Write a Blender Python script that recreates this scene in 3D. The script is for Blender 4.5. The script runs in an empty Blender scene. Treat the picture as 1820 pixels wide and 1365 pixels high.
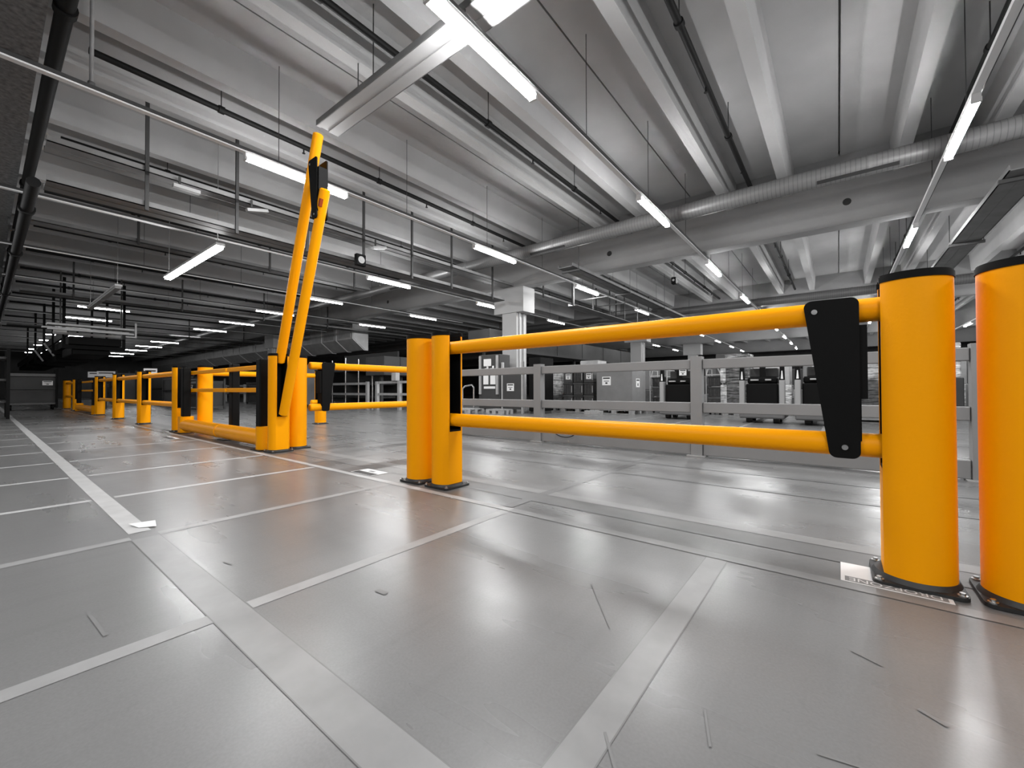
import bpy, math, random
from mathutils import Vector, Matrix
random.seed(7)
S = bpy.context.scene
COL = S.collection
PI = math.pi

# ---------------------------------------------------------------- materials
def mat(name, base, rough=0.6, metal=0.0, noise=0.0, nscale=6.0, bump=0.0, bscale=60.0, spec=0.5, coat=0.0):
    m = bpy.data.materials.new(name); m.use_nodes = True
    nt = m.node_tree; b = nt.nodes['Principled BSDF']
    if isinstance(base, (int, float)): base = (base, base, base)
    b.inputs['Base Color'].default_value = (*base, 1)
    b.inputs['Roughness'].default_value = rough
    b.inputs['Metallic'].default_value = metal
    b.inputs['Specular IOR Level'].default_value = spec
    tc = nt.nodes.new('ShaderNodeTexCoord')
    if noise:
        n = nt.nodes.new('ShaderNodeTexNoise'); n.inputs['Scale'].default_value = nscale
        n.inputs['Detail'].default_value = 6
        r = nt.nodes.new('ShaderNodeValToRGB')
        r.color_ramp.elements[0].position = 0.3; r.color_ramp.elements[1].position = 0.7
        r.color_ramp.elements[0].color = (*[c * (1 - noise) for c in base], 1)
        r.color_ramp.elements[1].color = (*[min(1, c * (1 + noise)) for c in base], 1)
        nt.links.new(tc.outputs['Object'], n.inputs['Vector'])
        nt.links.new(n.outputs['Fac'], r.inputs['Fac'])
        nt.links.new(r.outputs['Color'], b.inputs['Base Color'])
    if bump:
        n2 = nt.nodes.new('ShaderNodeTexNoise'); n2.inputs['Scale'].default_value = bscale
        n2.inputs['Detail'].default_value = 4
        bp = nt.nodes.new('ShaderNodeBump'); bp.inputs['Strength'].default_value = bump; bp.inputs['Distance'].default_value = 0.01
        nt.links.new(tc.outputs['Object'], n2.inputs['Vector'])
        nt.links.new(n2.outputs['Fac'], bp.inputs['Height'])
        nt.links.new(bp.outputs['Normal'], b.inputs['Normal'])
    return m

def emit(name, strength):
    m = bpy.data.materials.new(name); m.use_nodes = True
    nt = m.node_tree; nt.nodes.clear()
    o = nt.nodes.new('ShaderNodeOutputMaterial'); e = nt.nodes.new('ShaderNodeEmission')
    e.inputs['Color'].default_value = (1, 1, 1, 1); e.inputs['Strength'].default_value = strength
    nt.links.new(e.outputs[0], o.inputs[0])
    m.cycles.emission_sampling = 'FRONT'
    return m

def floor_mat():
    m = bpy.data.materials.new('polished_concrete'); m.use_nodes = True
    nt = m.node_tree; b = nt.nodes['Principled BSDF']; L = nt.links.new
    tc = nt.nodes.new('ShaderNodeTexCoord')
    def noise(scale, detail=5, stretch=None, rough=0.55):
        n = nt.nodes.new('ShaderNodeTexNoise'); n.inputs['Scale'].default_value = scale
        n.inputs['Detail'].default_value = detail; n.inputs['Roughness'].default_value = rough
        if stretch:
            mp = nt.nodes.new('ShaderNodeMapping'); mp.inputs['Scale'].default_value = stretch[0]
            mp.inputs['Rotation'].default_value = (0, 0, stretch[1])
            L(tc.outputs['Object'], mp.inputs['Vector']); L(mp.outputs['Vector'], n.inputs['Vector'])
        else:
            L(tc.outputs['Object'], n.inputs['Vector'])
        return n
    def ramp(src, p0, c0, p1, c1):
        r = nt.nodes.new('ShaderNodeValToRGB')
        r.color_ramp.elements[0].position = p0; r.color_ramp.elements[1].position = p1
        r.color_ramp.elements[0].color = (c0, c0, c0, 1); r.color_ramp.elements[1].color = (c1, c1, c1, 1)
        L(src, r.inputs['Fac']); return r
    def mul(a, c):
        x = nt.nodes.new('ShaderNodeMix'); x.data_type = 'RGBA'; x.blend_type = 'MULTIPLY'
        x.inputs['Factor'].default_value = 1.0
        L(a, x.inputs[6]); L(c, x.inputs[7]); return x.outputs[2]
    a = ramp(noise(0.9, 6).outputs['Fac'], 0.3, FLOOR_A * 0.93, 0.72, FLOOR_A * 1.06)
    c = ramp(noise(1.6, 7, ((0.25, 2.6, 1), 0.12)).outputs['Fac'], 0.3, 0.93, 0.66, 1.03)
    d = ramp(noise(2.2, 8, ((6.0, 0.5, 1), 0.5), 0.62).outputs['Fac'], 0.15, 0.88, 0.5, 1.0)
    e = ramp(noise(26, 3).outputs['Fac'], 0.16, 0.88, 0.36, 1.0)
    f = ramp(noise(140, 2).outputs['Fac'], 0.3, 0.93, 0.7, 1.05)
    col = mul(mul(mul(mul(a.outputs[0], c.outputs[0]), d.outputs[0]), e.outputs[0]), f.outputs[0])
    L(col, b.inputs['Base Color'])
    r1 = ramp(noise(1.5, 4, ((0.45, 2.2, 1), 0.06), 0.5).outputs['Fac'], 0.30, 0.25, 0.72, 0.34)
    L(r1.outputs[0], b.inputs['Roughness'])
    b.inputs['Specular IOR Level'].default_value = 0.36
    n2 = noise(7, 5); bp = nt.nodes.new('ShaderNodeBump')
    bp.inputs['Strength'].default_value = 0.05; bp.inputs['Distance'].default_value = 0.02
    L(n2.outputs['Fac'], bp.inputs['Height']); L(bp.outputs['Normal'], b.inputs['Normal'])
    return m

def wrap_mat(name, base):
    m = mat(name, base, 0.25, noise=0.5, nscale=9)
    nt = m.node_tree; b = nt.nodes['Principled BSDF']
    n = nt.nodes.new('ShaderNodeTexNoise'); n.inputs['Scale'].default_value = 3.0; n.inputs['Detail'].default_value = 5
    mp = nt.nodes.new('ShaderNodeMapping'); mp.inputs['Scale'].default_value = (1, 1, 6)
    tc = nt.nodes.new('ShaderNodeTexCoord'); bp = nt.nodes.new('ShaderNodeBump'); bp.inputs['Strength'].default_value = 0.9
    bp.inputs['Distance'].default_value = 0.12
    nt.links.new(tc.outputs['Object'], mp.inputs['Vector']); nt.links.new(mp.outputs['Vector'], n.inputs['Vector'])
    nt.links.new(n.outputs['Fac'], bp.inputs['Height']); nt.links.new(bp.outputs['Normal'], b.inputs['Normal'])
    return m

def spiral_mat():
    m = mat('spiral_duct', 0.17, 0.42, metal=0.3)
    nt = m.node_tree; b = nt.nodes['Principled BSDF']
    tc = nt.nodes.new('ShaderNodeTexCoord'); w = nt.nodes.new('ShaderNodeTexWave')
    w.wave_type = 'BANDS'; w.bands_direction = 'X'; w.inputs['Scale'].default_value = 5.0
    r = nt.nodes.new('ShaderNodeValToRGB'); r.color_ramp.elements[0].position = 0.0; r.color_ramp.elements[1].position = 0.12
    r.color_ramp.elements[0].color = (0.11, 0.11, 0.11, 1); r.color_ramp.elements[1].color = (0.17, 0.17, 0.17, 1)
    bp = nt.nodes.new('ShaderNodeBump'); bp.inputs['Strength'].default_value = 0.35; bp.inputs['Distance'].default_value = 0.02
    nt.links.new(tc.outputs['Object'], w.inputs['Vector']); nt.links.new(w.outputs['Fac'], r.inputs['Fac'])
    nt.links.new(r.outputs['Color'], b.inputs['Base Color'])
    nt.links.new(r.outputs['Color'], bp.inputs['Height']); nt.links.new(bp.outputs['Normal'], b.inputs['Normal'])
    return m

FLOOR_A = 0.16
LAMP = 58.0
M = dict(
    floor=floor_mat(),
    tape=mat('floor_tape', 0.26, 0.40, noise=0.1, nscale=8),
    stripe_dark=mat('dark_stripe', 0.12, 0.36, noise=0.15, nscale=5), stripe_pale=mat('pale_stripe', 0.20, 0.34, noise=0.12, nscale=5),
    scuff=mat('rubber_scuff', 0.15, 0.5),
    tape_bright=mat('floor_tape_clean', 0.42, 0.45, noise=0.1, nscale=8),
    tape_dull=mat('floor_tape_worn', 0.19, 0.36, noise=0.12, nscale=8),
    concrete=mat('ceiling_concrete', 0.42, 0.85, noise=0.07, nscale=1.2, bump=0.1, bscale=40),
    beam=mat('beam_concrete', 0.31, 0.8, noise=0.06, nscale=1.5),
    column=mat('column_paint', 0.42, 0.7, noise=0.04, nscale=2),
    wall=mat('wall_panel', 0.075, 0.8, noise=0.2, nscale=1.0),
    yellow=mat('safety_yellow', (0.97, 0.37, 0.0), 0.40, bump=0.05, bscale=90, spec=0.14),
    black=mat('black_plastic', 0.004, 0.6, spec=0.12),
    rubber=mat('black_base', 0.018, 0.5),
    bolt=mat('zinc_bolt', 0.6, 0.3, metal=1.0),
    red=mat('red_reflector', (0.28, 0.035, 0.0), 0.4),
    pipe=mat('black_pipe', 0.007, 0.6, spec=0.2),
    steel=mat('galvanised_steel', 0.42, 0.45, metal=0.35, noise=0.12, nscale=5),
    duct_steel=mat('duct_steel', 0.58, 0.5, metal=0.15, noise=0.12, nscale=3),
    steel_dark=mat('dull_steel', 0.16, 0.55, metal=0.2, noise=0.15, nscale=4),
    strut=mat('dark_strut', 0.035, 0.6),
    white=mat('white_enamel', 0.62, 0.45), whiter=mat('white_track', 0.8, 0.5), tray_steel=mat('tray_steel', 0.26, 0.55, metal=0.2, noise=0.15, nscale=4),
    panel=mat('pale_channel', 0.33, 0.5),
    grey=mat('grey_guard_rail', 0.21, 0.5, noise=0.05, nscale=3),
    greytop=mat('grey_rail_cap', 0.55, 0.5),
    spiral=spiral_mat(),
    perforated=mat('perforated_steel', 0.13, 0.6, noise=0.45, nscale=22),
    dark=mat('dark_panel', 0.035, 0.6, noise=0.2, nscale=2),
    mid=mat('mid_grey_panel', 0.115, 0.6, noise=0.08, nscale=2),
    carton=mat('grey_carton', 0.17, 0.75, noise=0.08, nscale=5),
    crate=mat('dark_crate', 0.03, 0.5, noise=0.25, nscale=12),
    crate2=mat('charcoal_crate', 0.055, 0.5, noise=0.25, nscale=12),
    paper=mat('white_paper', 0.75, 0.7),
    ink=mat('dark_ink', 0.02, 0.6),
    greyink=mat('grey_ink', 0.2, 0.6),
    wood=mat('pallet_wood', 0.30, 0.8, noise=0.25, nscale=14),
    truck=mat('truck_grey', 0.30, 0.45),
    wrapd=wrap_mat('dark_wrap', 0.10),
    wrapw=wrap_mat('white_wrap', 0.55),
    chrome=mat('bright_metal', 0.75, 0.25, metal=0.9),
    lamp=emit('lamp_glow', LAMP),
    lamphalf=emit('lamp_glow_half', LAMP * 0.4), lampdim=emit('lamp_glow_dim', LAMP * 0.26),
    lampfar=emit('lamp_glow_far', LAMP * 0.22),
)

# ---------------------------------------------------------------- mesh builder
class MB:
    def __init__(s): s.v = []; s.f = []; s.sm = []
    def add(s, vs, fs, smooth=False):
        o = len(s.v); s.v += [tuple(p) for p in vs]
        s.f += [tuple(i + o for i in f) for f in fs]; s.sm += [smooth] * len(fs); return s
    def box(s, a, b):
        x0, y0, z0 = a; x1, y1, z1 = b
        return s.add([(x0,y0,z0),(x1,y0,z0),(x1,y1,z0),(x0,y1,z0),(x0,y0,z1),(x1,y0,z1),(x1,y1,z1),(x0,y1,z1)],
                     [(3,2,1,0),(4,5,6,7),(0,1,5,4),(1,2,6,5),(2,3,7,6),(3,0,4,7)])
    def obox(s, c, size, rot):      # box rotated by a Matrix
        c = Vector(c); h = [x / 2 for x in size]
        vs = [c + rot @ Vector((sx*h[0], sy*h[1], sz*h[2])) for sz in (-1,1) for sx, sy in ((-1,-1),(1,-1),(1,1),(-1,1))]
        return s.add(vs, [(3,2,1,0),(4,5,6,7),(0,1,5,4),(1,2,6,5),(2,3,7,6),(3,0,4,7)])
    def rbox(s, a, b, r=0.01):      # chamfered box (chamfer on all vertical edges and top rim)
        x0, y0, z0 = a; x1, y1, z1 = b
        def ring(i, z): return [(x0+r,y0+i,z),(x1-r,y0+i,z),(x1-i,y0+r,z),(x1-i,y1-r,z),(x1-r,y1-i,z),(x0+r,y1-i,z),(x0+i,y1-r,z),(x0+i,y0+r,z)]
        vs = ring(r*.6, z0) + ring(0, z0+r) + ring(0, z1-r) + ring(r*.6, z1)
        fs = [tuple(range(7,-1,-1)), tuple(range(24,32))]
        for k in range(3):
            for i in range(8): fs.append((k*8+i, k*8+(i+1)%8, (k+1)*8+(i+1)%8, (k+1)*8+i))
        return s.add(vs, fs)
    def cyl(s, p, q, r, n=16, r2=None, caps=True):
        p = Vector(p); q = Vector(q); d = (q-p).normalized()
        a = d.orthogonal().normalized(); b = d.cross(a); r2 = r if r2 is None else r2
        cs = [(math.cos(2*PI*i/n), math.sin(2*PI*i/n)) for i in range(n)]
        A = [p + (a*c + b*t)*r for c, t in cs]; B = [q + (a*c + b*t)*r2 for c, t in cs]
        s.add(A + B, [(i, (i+1)%n, n+(i+1)%n, n+i) for i in range(n)], True)
        if caps: s.add(A, [tuple(range(n-1,-1,-1))]); s.add(B, [tuple(range(n))])
        return s
    def rod(s, p, q, r, n=20, e=0.012):   # cylinder with rounded-off ends
        p = Vector(p); q = Vector(q); d = (q-p).normalized()
        s.cyl(p + d*e, q - d*e, r, n, caps=False)
        s.cyl(p, p + d*e, r*.72, n, r, caps=False); s.cyl(q - d*e, q, r, n, r*.72, caps=False)
        a = d.orthogonal().normalized(); b = d.cross(a)
        for c, o in ((p, -1), (q, 1)):
            s.add([c + (a*math.cos(2*PI*i/n) + b*math.sin(2*PI*i/n))*r*.72 for i in range(n)], [tuple(range(n))[::o]])
        return s
    def tube(s, pts, r, n=8):
        for i in range(len(pts)-1): s.cyl(pts[i], pts[i+1], r, n)
        return s
    def prism(s, poly, z0, z1, smooth=False, plane='xy', caps=True):
        def P(x, y, z): return {'xy': (x,y,z), 'xz': (x,z,y), 'yz': (z,x,y)}[plane]
        n = len(poly)
        A = [P(x,y,z0) for x,y in poly]; B = [P(x,y,z1) for x,y in poly]
        s.add(A+B, [(i,(i+1)%n,n+(i+1)%n,n+i) for i in range(n)], smooth)
        if caps: s.add(A, [tuple(range(n-1,-1,-1))]); s.add(B, [tuple(range(n))])
        return s
    def xf(s, m, start=0):
        s.v[start:] = [tuple(m @ Vector(p)) for p in s.v[start:]]; return s
    def build(s, name, m, parent=None, loc=None):
        me = bpy.data.meshes.new(name); me.from_pydata(s.v, [], s.f)
        me.polygons.foreach_set('use_smooth', s.sm); me.materials.append(M[m] if isinstance(m, str) else m)
        import bmesh
        bm = bmesh.new(); bm.from_mesh(me); bmesh.ops.recalc_face_normals(bm, faces=bm.faces); bm.to_mesh(me); bm.free()
        o = bpy.data.objects.new(name, me); COL.objects.link(o)
        if parent: o.parent = parent
        if loc: o.location = loc
        return o

def parts(name, m, parent, mb, locs):
    first_o = None
    for l in locs:
        if first_o is None: first_o = o = mb.build(name, m, parent)
        else:
            o = bpy.data.objects.new(name, first_o.data); COL.objects.link(o); o.parent = parent
        o.location = l
LABELS = {}
def tag(o, label, cat, group=None, kind=None):
    o['label'] = label; o['category'] = cat
    if group: o['group'] = group
    if kind: o['kind'] = kind
    LABELS.setdefault(label, []).append((o.name, group))
    return o
def thing(name, label, cat, loc=(0,0,0), rz=0, group=None):
    o = bpy.data.objects.new(name, None); COL.objects.link(o)
    o.location = loc; o.rotation_euler = (0, 0, rz); o.empty_display_size = 0.1
    return tag(o, label, cat, group)
def copy_tree(o, parent=None):
    c = o.copy(); COL.objects.link(c)
    if parent is not None: c.parent = parent
    for ch in [x for x in KIDS.get(o.name, [])]: copy_tree(ch, c)
    return c
KIDS = {}
def index_kids():
    KIDS.clear()
    for o in bpy.data.objects:
        if o.parent: KIDS.setdefault(o.parent.name, []).append(o)
def struct(o, label=None):
    o['kind'] = 'structure'
    if label: o['label'] = label
    return o
ORD = 'first second third fourth fifth sixth seventh eighth ninth tenth eleventh twelfth thirteenth fourteenth fifteenth sixteenth seventeenth eighteenth nineteenth twentieth'.split()

# ---------------------------------------------------------------- camera
H = 0.70
cam = bpy.data.cameras.new('camera'); co = bpy.data.objects.new('camera', cam); COL.objects.link(co)
f_px, yaw, pitch, roll = 739.81, math.radians(38.0837), math.radians(0.7299), math.radians(-0.1765)
F = Vector((-math.sin(yaw)*math.cos(pitch), math.cos(yaw)*math.cos(pitch), math.sin(pitch)))
Rr = Vector((math.cos(yaw), math.sin(yaw), 0)); Up = Rr.cross(F)
R2 = Rr*math.cos(roll) + Up*math.sin(roll); U2 = Up*math.cos(roll) - Rr*math.sin(roll)
co.matrix_world = Matrix(((R2.x,U2.x,-F.x,0),(R2.y,U2.y,-F.y,0),(R2.z,U2.z,-F.z,H),(0,0,0,1)))
cam.sensor_fit = 'HORIZONTAL'; cam.sensor_width = 36.0; cam.lens = 36.0 * f_px / 1820.0
cam.clip_start = 0.02; cam.clip_end = 300
S.camera = co

# ---------------------------------------------------------------- room shell
X0, X1, Y0, Y1 = -62.0, 13.0, -9.0, 47.0
SL, RB, BB = 5.25, 4.70, 3.90       # slab underside, rib bottom, beam bottom
fl = struct(MB().box((X0, Y0, -0.2), (X1, Y1, 0)).build('floor', 'floor'))
BEAMS = [(-0.06, 0.30), (10.34, 10.70), (20.85, 21.21), (31.35, 31.71), (41.85, 42.2)]
PER = 2.78; JX = 0.06               # double-tee period, a joint lies at X = JX
def ceiling_profile():
    xs = []; k0 = int((X0 - JX)//PER); k1 = int((X1 - JX)//PER) + 1
    for k in range(k0, k1 + 1):
        j = JX + k*PER; c = j + PER/2
        xs += [(j-.012, SL), (j-.012, SL+.10), (j+.012, SL+.10), (j+.012, SL)]
        for s in (-.53, .53):
            xs += [(c+s-.125, SL), (c+s-.085, RB), (c+s+.085, RB), (c+s+.125, SL)]
    xs = [p for p in xs if X0 < p[0] < X1]
    return [(X0, SL)] + xs + [(X1, SL), (X1, SL+.35), (X0, SL+.35)]
struct(MB().prism(ceiling_profile(), Y0, Y1, plane='xz').build('ceiling', 'concrete'))
for i, (a, b) in enumerate(BEAMS):
    m = MB().box((X0, a, BB), (X1, b, SL + .05))
    o = struct(m.build('trim_%d' % (i+1), 'beam'), 'concrete cross beam under the ribbed ceiling')
    if i == 1:
        for x in (-9.3, -4.78, 0.17, -14.6):
            MB().cyl((x, a-.004, BB+.42-.62*0), (x, a+.01, BB+.42), .068, 24).build('opening', 'ink', o)
        for x in (-9.3, -4.78, 0.17, -14.6): pass
struct(MB().box((X0-.2, Y0, 0), (X0, Y1, SL)).build('wall_left', 'wall'))
struct(MB().box((X1, Y0, 0), (X1+.2, Y1, SL)).build('wall_right', 'wall'))
struct(MB().box((X0, Y1, 0), (X1, Y1+.2, SL)).build('wall_back', 'wall'))
struct(MB().box((X0, Y0-.2, 0), (X1, Y0, SL)).build('wall_front', 'wall'))
for (x, y) in ((-8.2, 10.6), (-8.2, 21.1), (-8.2, 31.6), (-26, 10.6), (-26, 21.1), (10, 10.6), (10, 21.1)):
    o = struct(MB().box((x-.29, y-.26, 0), (x+.28, y+.26, 3.12)).build('column', 'column'), 'pale concrete column under the cross beam')
    MB().box((x-.6, y-.30, 3.12), (x+.58, y+.30, BB)).build('capital', 'column', o)
    MB().cyl((x+.31, y-.12, 0.6), (x+.31, y-.12, 3.3), .025, 10).build('conduit', 'white', o)
    MB().box((x+.28, y+.05, 0.4), (x+.33, y+.11, 3.12)).build('cable_duct', 'steel', o)

# painted and taped lines and other bands belong to the floor
LINE_N = [0]
def line(x0, y0, x1, y1, w=0.06, m='tape'):
    if m == 'tape_dull': line(x0, y0, x1, y1, w+.007, 'stripe_dark')
    a = Vector((x0, y0, 0)); b = Vector((x1, y1, 0)); d = (b-a).normalized(); n = Vector((-d.y, d.x, 0))*w/2
    LINE_N[0] += 1; z = Vector((0,0,.0010 + .00002*LINE_N[0]))
    o = MB().add([a-n+z, b-n+z, b+n+z, a+n+z], [(0,1,2,3)]).build('marking_line', m, fl)
for k in range(14):
    x = -0.40 - 1.115*k
    m_ = 'tape_dull' if k == 0 else 'tape' if k < 3 else 'tape_bright'
    line(x, -6, x, 0.44, .06 if k else .07, m_)
    line(x, 0.545, x, 1.868, .06 if k else .075, m_)
line(-55, 0.49, -2.72, 0.49, .085, 'tape_bright'); line(-2.6, 0.49, 6, 0.49, .10, 'tape_dull')
line(-60, 1.905, -1.5, 1.905, .055, 'tape_bright'); line(-1.5, 1.905, 6, 1.905, .06, 'tape_dull')
for x in (-8.6, -7.4, -6.2, -5.0, -3.8, -2.6, -1.4, -0.2, 1.0, 2.2):
    line(x, 7.6, x, 13, .06)
line(-55, 2.22, 6, 2.22, .17, 'stripe_dark'); line(-55, 2.36, 6, 2.36, .10, 'stripe_pale')  # darker band and paler band side by side along the post row
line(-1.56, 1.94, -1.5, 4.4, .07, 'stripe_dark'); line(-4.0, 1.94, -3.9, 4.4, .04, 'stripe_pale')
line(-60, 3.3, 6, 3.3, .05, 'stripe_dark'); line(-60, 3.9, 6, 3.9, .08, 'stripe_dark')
line(-12, 7.6, 4, 7.6, .06); line(-0.95, 5.0, -0.95, 7.6, .06)

for (x, y, l, a, w_) in ((-.22,.93,.10,1.9,.005),(-.13,.83,.06,2.2,.014),(-.08,.83,.04,.4,.014),(.0,1.0,.08,.2,.005),(-1.25,.86,.05,.1,.02),(-1.95,.62,.06,.2,.008),(-2.9,.95,.05,0,.010),(-1.75,.22,.2,.05,.010),(.05,1.42,.07,-.5,.008),(.15,1.25,.05,-.6,.01),(-.62,1.25,.28,-.9,.004),(-.35,.75,.1,-.9,.006)):
    line(x-l/2*math.cos(a), y-l/2*math.sin(a), x+l/2*math.cos(a), y+l/2*math.sin(a), w_, 'scuff')
# ---------------------------------------------------------------- yellow guard posts and gates
R = 0.11
def d_profile(r=R, flat=0.088, slot=None, depth=0.155, n=40):
    """round post section with a flat on +x; slot = half width of a slot cut in from the flat"""
    a0 = math.acos(flat / r); pts = []
    for i in range(n + 1):
        a = a0 + (2*PI - 2*a0)*i/n; pts.append((r*math.cos(a), r*math.sin(a)))
    if slot:
        pts += [(flat, -slot), (flat - depth, -slot), (flat - depth, slot), (flat, slot)]
    return pts
def ring_smooth(mb, poly, z0, z1, nsm):
    n = len(poly); A = [(x,y,z0) for x,y in poly]; B = [(x,y,z1) for x,y in poly]
    mb.add(A[:nsm] + B[:nsm], [(i,i+1,nsm+i+1,nsm+i) for i in range(nsm-1)], True)
    e = list(range(nsm-1, n)) + [0]
    for i in range(len(e)-1):
        p, q = e[i], e[i+1]; mb.add([A[p],A[q],B[q],B[p]], [(0,1,2,3)])
    mb.add(A, [tuple(range(n-1,-1,-1))]); mb.add(B, [tuple(range(n))])
    return mb
HT = 1.085; SLOT0 = 0.40; SW = 0.056
def post_parts(t, slot=True, ang=0.0, z_top=HT, plate=True):
    """yellow tube, black cap, slot liner, base plate; ang turns the slot about the post axis; local to t"""
    rot = Matrix.Rotation(ang, 4, 'Z')
    body = MB()
    if slot:
        ring_smooth(body, d_profile(), 0.012, SLOT0, 41)
        ring_smooth(body, d_profile(slot=SW), SLOT0, z_top, 41)
        capp = d_profile(r=R*1.03, flat=.092, slot=SW-.004, depth=.158)
        liner = MB()
        liner.box((-.064, -SW+.0005, SLOT0), (-.056, SW-.0005, z_top-.002)).box((-.056, -SW+.0005, SLOT0), (.0855, -SW+.006, z_top-.002))
        liner.box((-.056, SW-.006, SLOT0), (.0855, SW-.0005, z_top-.002)).box((-.056, -SW+.006, SLOT0), (.0855, SW-.006, SLOT0+.012))
    else:
        ring_smooth(body, d_profile(), 0.012, z_top, 41); capp = d_profile(r=R*1.03, flat=.092); liner = None
    body.xf(rot).build('post_tube', 'yellow', t)
    c = MB(); ring_smooth(c, capp, z_top, z_top+.020, 41); ring_smooth(c, [(x*.97,y*.97) for x,y in capp], z_top+.020, z_top+.027, 41)
    c.xf(rot).build('post_cap', 'black', t)
    if liner: liner.xf(rot).build('slot_liner', 'black', t)
    if plate:
        p = MB(); q = .122; k = .026
        out = []
        for cx, cy, a0 in ((q-k,q-k,0),(k-q,q-k,PI/2),(k-q,k-q,PI),(q-k,k-q,1.5*PI)):
            out += [(cx+k*math.cos(a0+PI/2*i/5), cy+k*math.sin(a0+PI/2*i/5)) for i in range(6)]
        p.prism(out, 0.002, .014)
        p.cyl((0,0,.013), (0,0,.030), .121, 40, .112)
        b = p.build('base_plate', 'rubber', t)
        parts('anchor_bolt', 'bolt', b, MB().cyl((0,0,.0135), (0,0,.0185), .013, 16).cyl((0,0,.0185), (0,0,.026), .008, 6),
              [(sx*.103, sy*.103, 0) for sx in (-1,1) for sy in (-1,1)])
    return t
ZU, ZL, RR = 1.0, 0.482, 0.0455
def rounded_poly(pts, r, n=6):
    out = []; m = len(pts)
    for i in range(m):
        p0, p, p1 = Vector(pts[i-1]), Vector(pts[i]), Vector(pts[(i+1)%m])
        a = (p0-p).normalized(); b = (p1-p).normalized(); h = a.angle(b)/2; t = r/math.tan(h)
        c = p + (a+b).normalized()*(r/math.sin(h))
        s = p + a*t - c; e = p + b*t - c
        a0 = math.atan2(s.y, s.x); a1 = math.atan2(e.y, e.x); d = a1 - a0
        while d > PI: d -= 2*PI
        while d < -PI: d += 2*PI
        out += [(c.x + r*math.cos(a0+d*k/n), c.y + r*math.sin(a0+d*k/n)) for k in range(n+1)]
    return out
def gate_parts(t, lean=None, length=2.43):
    """two rails pivoting in the post's slot and the black closing plate; lean = radians from upright, None = closed"""
    ca, sa = (1.0, 0.0) if lean is None else (math.sin(lean), math.cos(lean))
    L = length
    for nm, z in (('upper_rail', ZU), ('lower_rail', ZL)):
        p = Vector((.0, 0, z)); q = p + Vector((ca, 0, sa))*L
        if lean is not None: p, q = (Vector((.02,0,1.01)), Vector((.89,0,3.31))) if nm == 'upper_rail' else (Vector((.125,0,.42)), Vector((1.03,0,2.70)))
        d_ = (q-p).normalized(); ca, sa = d_.x, d_.z
        r = MB().rod(p, q, RR if lean is None else .050, 28).build(nm, 'yellow', t)
        if lean is not None and nm == 'lower_rail':
            c = q - Vector((ca,0,sa))*.14
            ax = Vector((ca,0,sa)); yy = Vector((0,-1,0)); zz = ax.cross(yy)
            rm = Matrix((ax, yy, zz)).transposed()
            MB().obox(c + (yy*.75+Vector((sa,0,-ca))*.66)*RR, (.075, .03, .03), rm).build('reflector', 'red', r)
    off = Vector((0, 0, 0)) if lean is None else Vector((-1.345, 0, 1.985))
    poly = rounded_poly([(2.135,.985), (2.150,1.048), (2.317,1.048), (2.317,.432), (2.222,.432), (2.205,.52)], .022) if False else \
           rounded_poly([(2.140,1.047), (2.150+.165,1.047), (2.315,.432), (2.222,.432)], .026)
    pl = MB(); pl.prism(poly, -.058, -.048, plane='xz'); pl.prism(poly, .048, .058, plane='xz')
    pl.box((2.318, -.047, .66), (2.338, .047, .94)); pl.box((2.306, -.0475, .5), (2.319, .0475, .94))
    pl.xf(Matrix.Translation(off))
    c = pl.build('closing_plate', 'black', t)
    parts('plate_bolt', 'bolt', c, MB().cyl((0, -.0575, 0), (0, -.064, 0), .010, 16).cyl((0, -.064, 0), (0, -.0655, 0), .006, 6),
          [Vector(q) + off for q in ((2.178, 0, 1.002), (2.268, 0, .474))])

t = thing('drop_gate', 'closed yellow swing gate with two long rails and black closing plate', 'gate', (-2.25, 2.10, 0))
post_parts(t); gate_parts(t)
t = thing('receiving_post', 'thick yellow post catching the closed gate beside the black plate', 'post', (0.2125, 2.10, 0)); post_parts(t, ang=PI)
t = thing('hinge_post', 'yellow post cut off by the right photo edge', 'post', (0.485, 2.10, 0)); post_parts(t)
t = thing('receiving_post', 'yellow post standing close behind the hinge post of the closed gate', 'post', (-2.535, 2.10, 0)); post_parts(t, ang=PI)
t = thing('drop_gate', 'raised yellow gate with two rails pointing up at the ceiling', 'gate', (-5.03, 2.10, 0))
post_parts(t); gate_parts(t, math.radians(20.7), 2.46)
t = thing('receiving_post', 'yellow corner post behind the raised gate, catching the side gate', 'post', (-5.145, 2.355, 0)); post_parts(t, ang=PI/2)
t = thing('drop_gate', 'closed yellow side gate running back from behind the raised gate', 'gate', (-5.14, 4.95, 0), -PI/2)
post_parts(t); gate_parts(t, length=2.45)
# left side of the walkway
t = thing('safety_barrier', 'yellow post with one rail running along the far side of the walkway', 'barrier', (-8.43, 2.345, 0))
post_parts(t, ang=PI/2); MB().rod((0,.03,ZU-.01), (0,1.87,ZU-.01), RR, 24).build('upper_rail', 'yellow', t)
t = thing('receiving_post', 'yellow far post seen between the side gate rails', 'post', (-8.42, 4.33, 0)); post_parts(t, ang=-PI/2)
MB().rod((0,-.20,ZL-.03), (0,-.06,ZL-.03), RR, 20).build('rail_stub', 'yellow', t)
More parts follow.
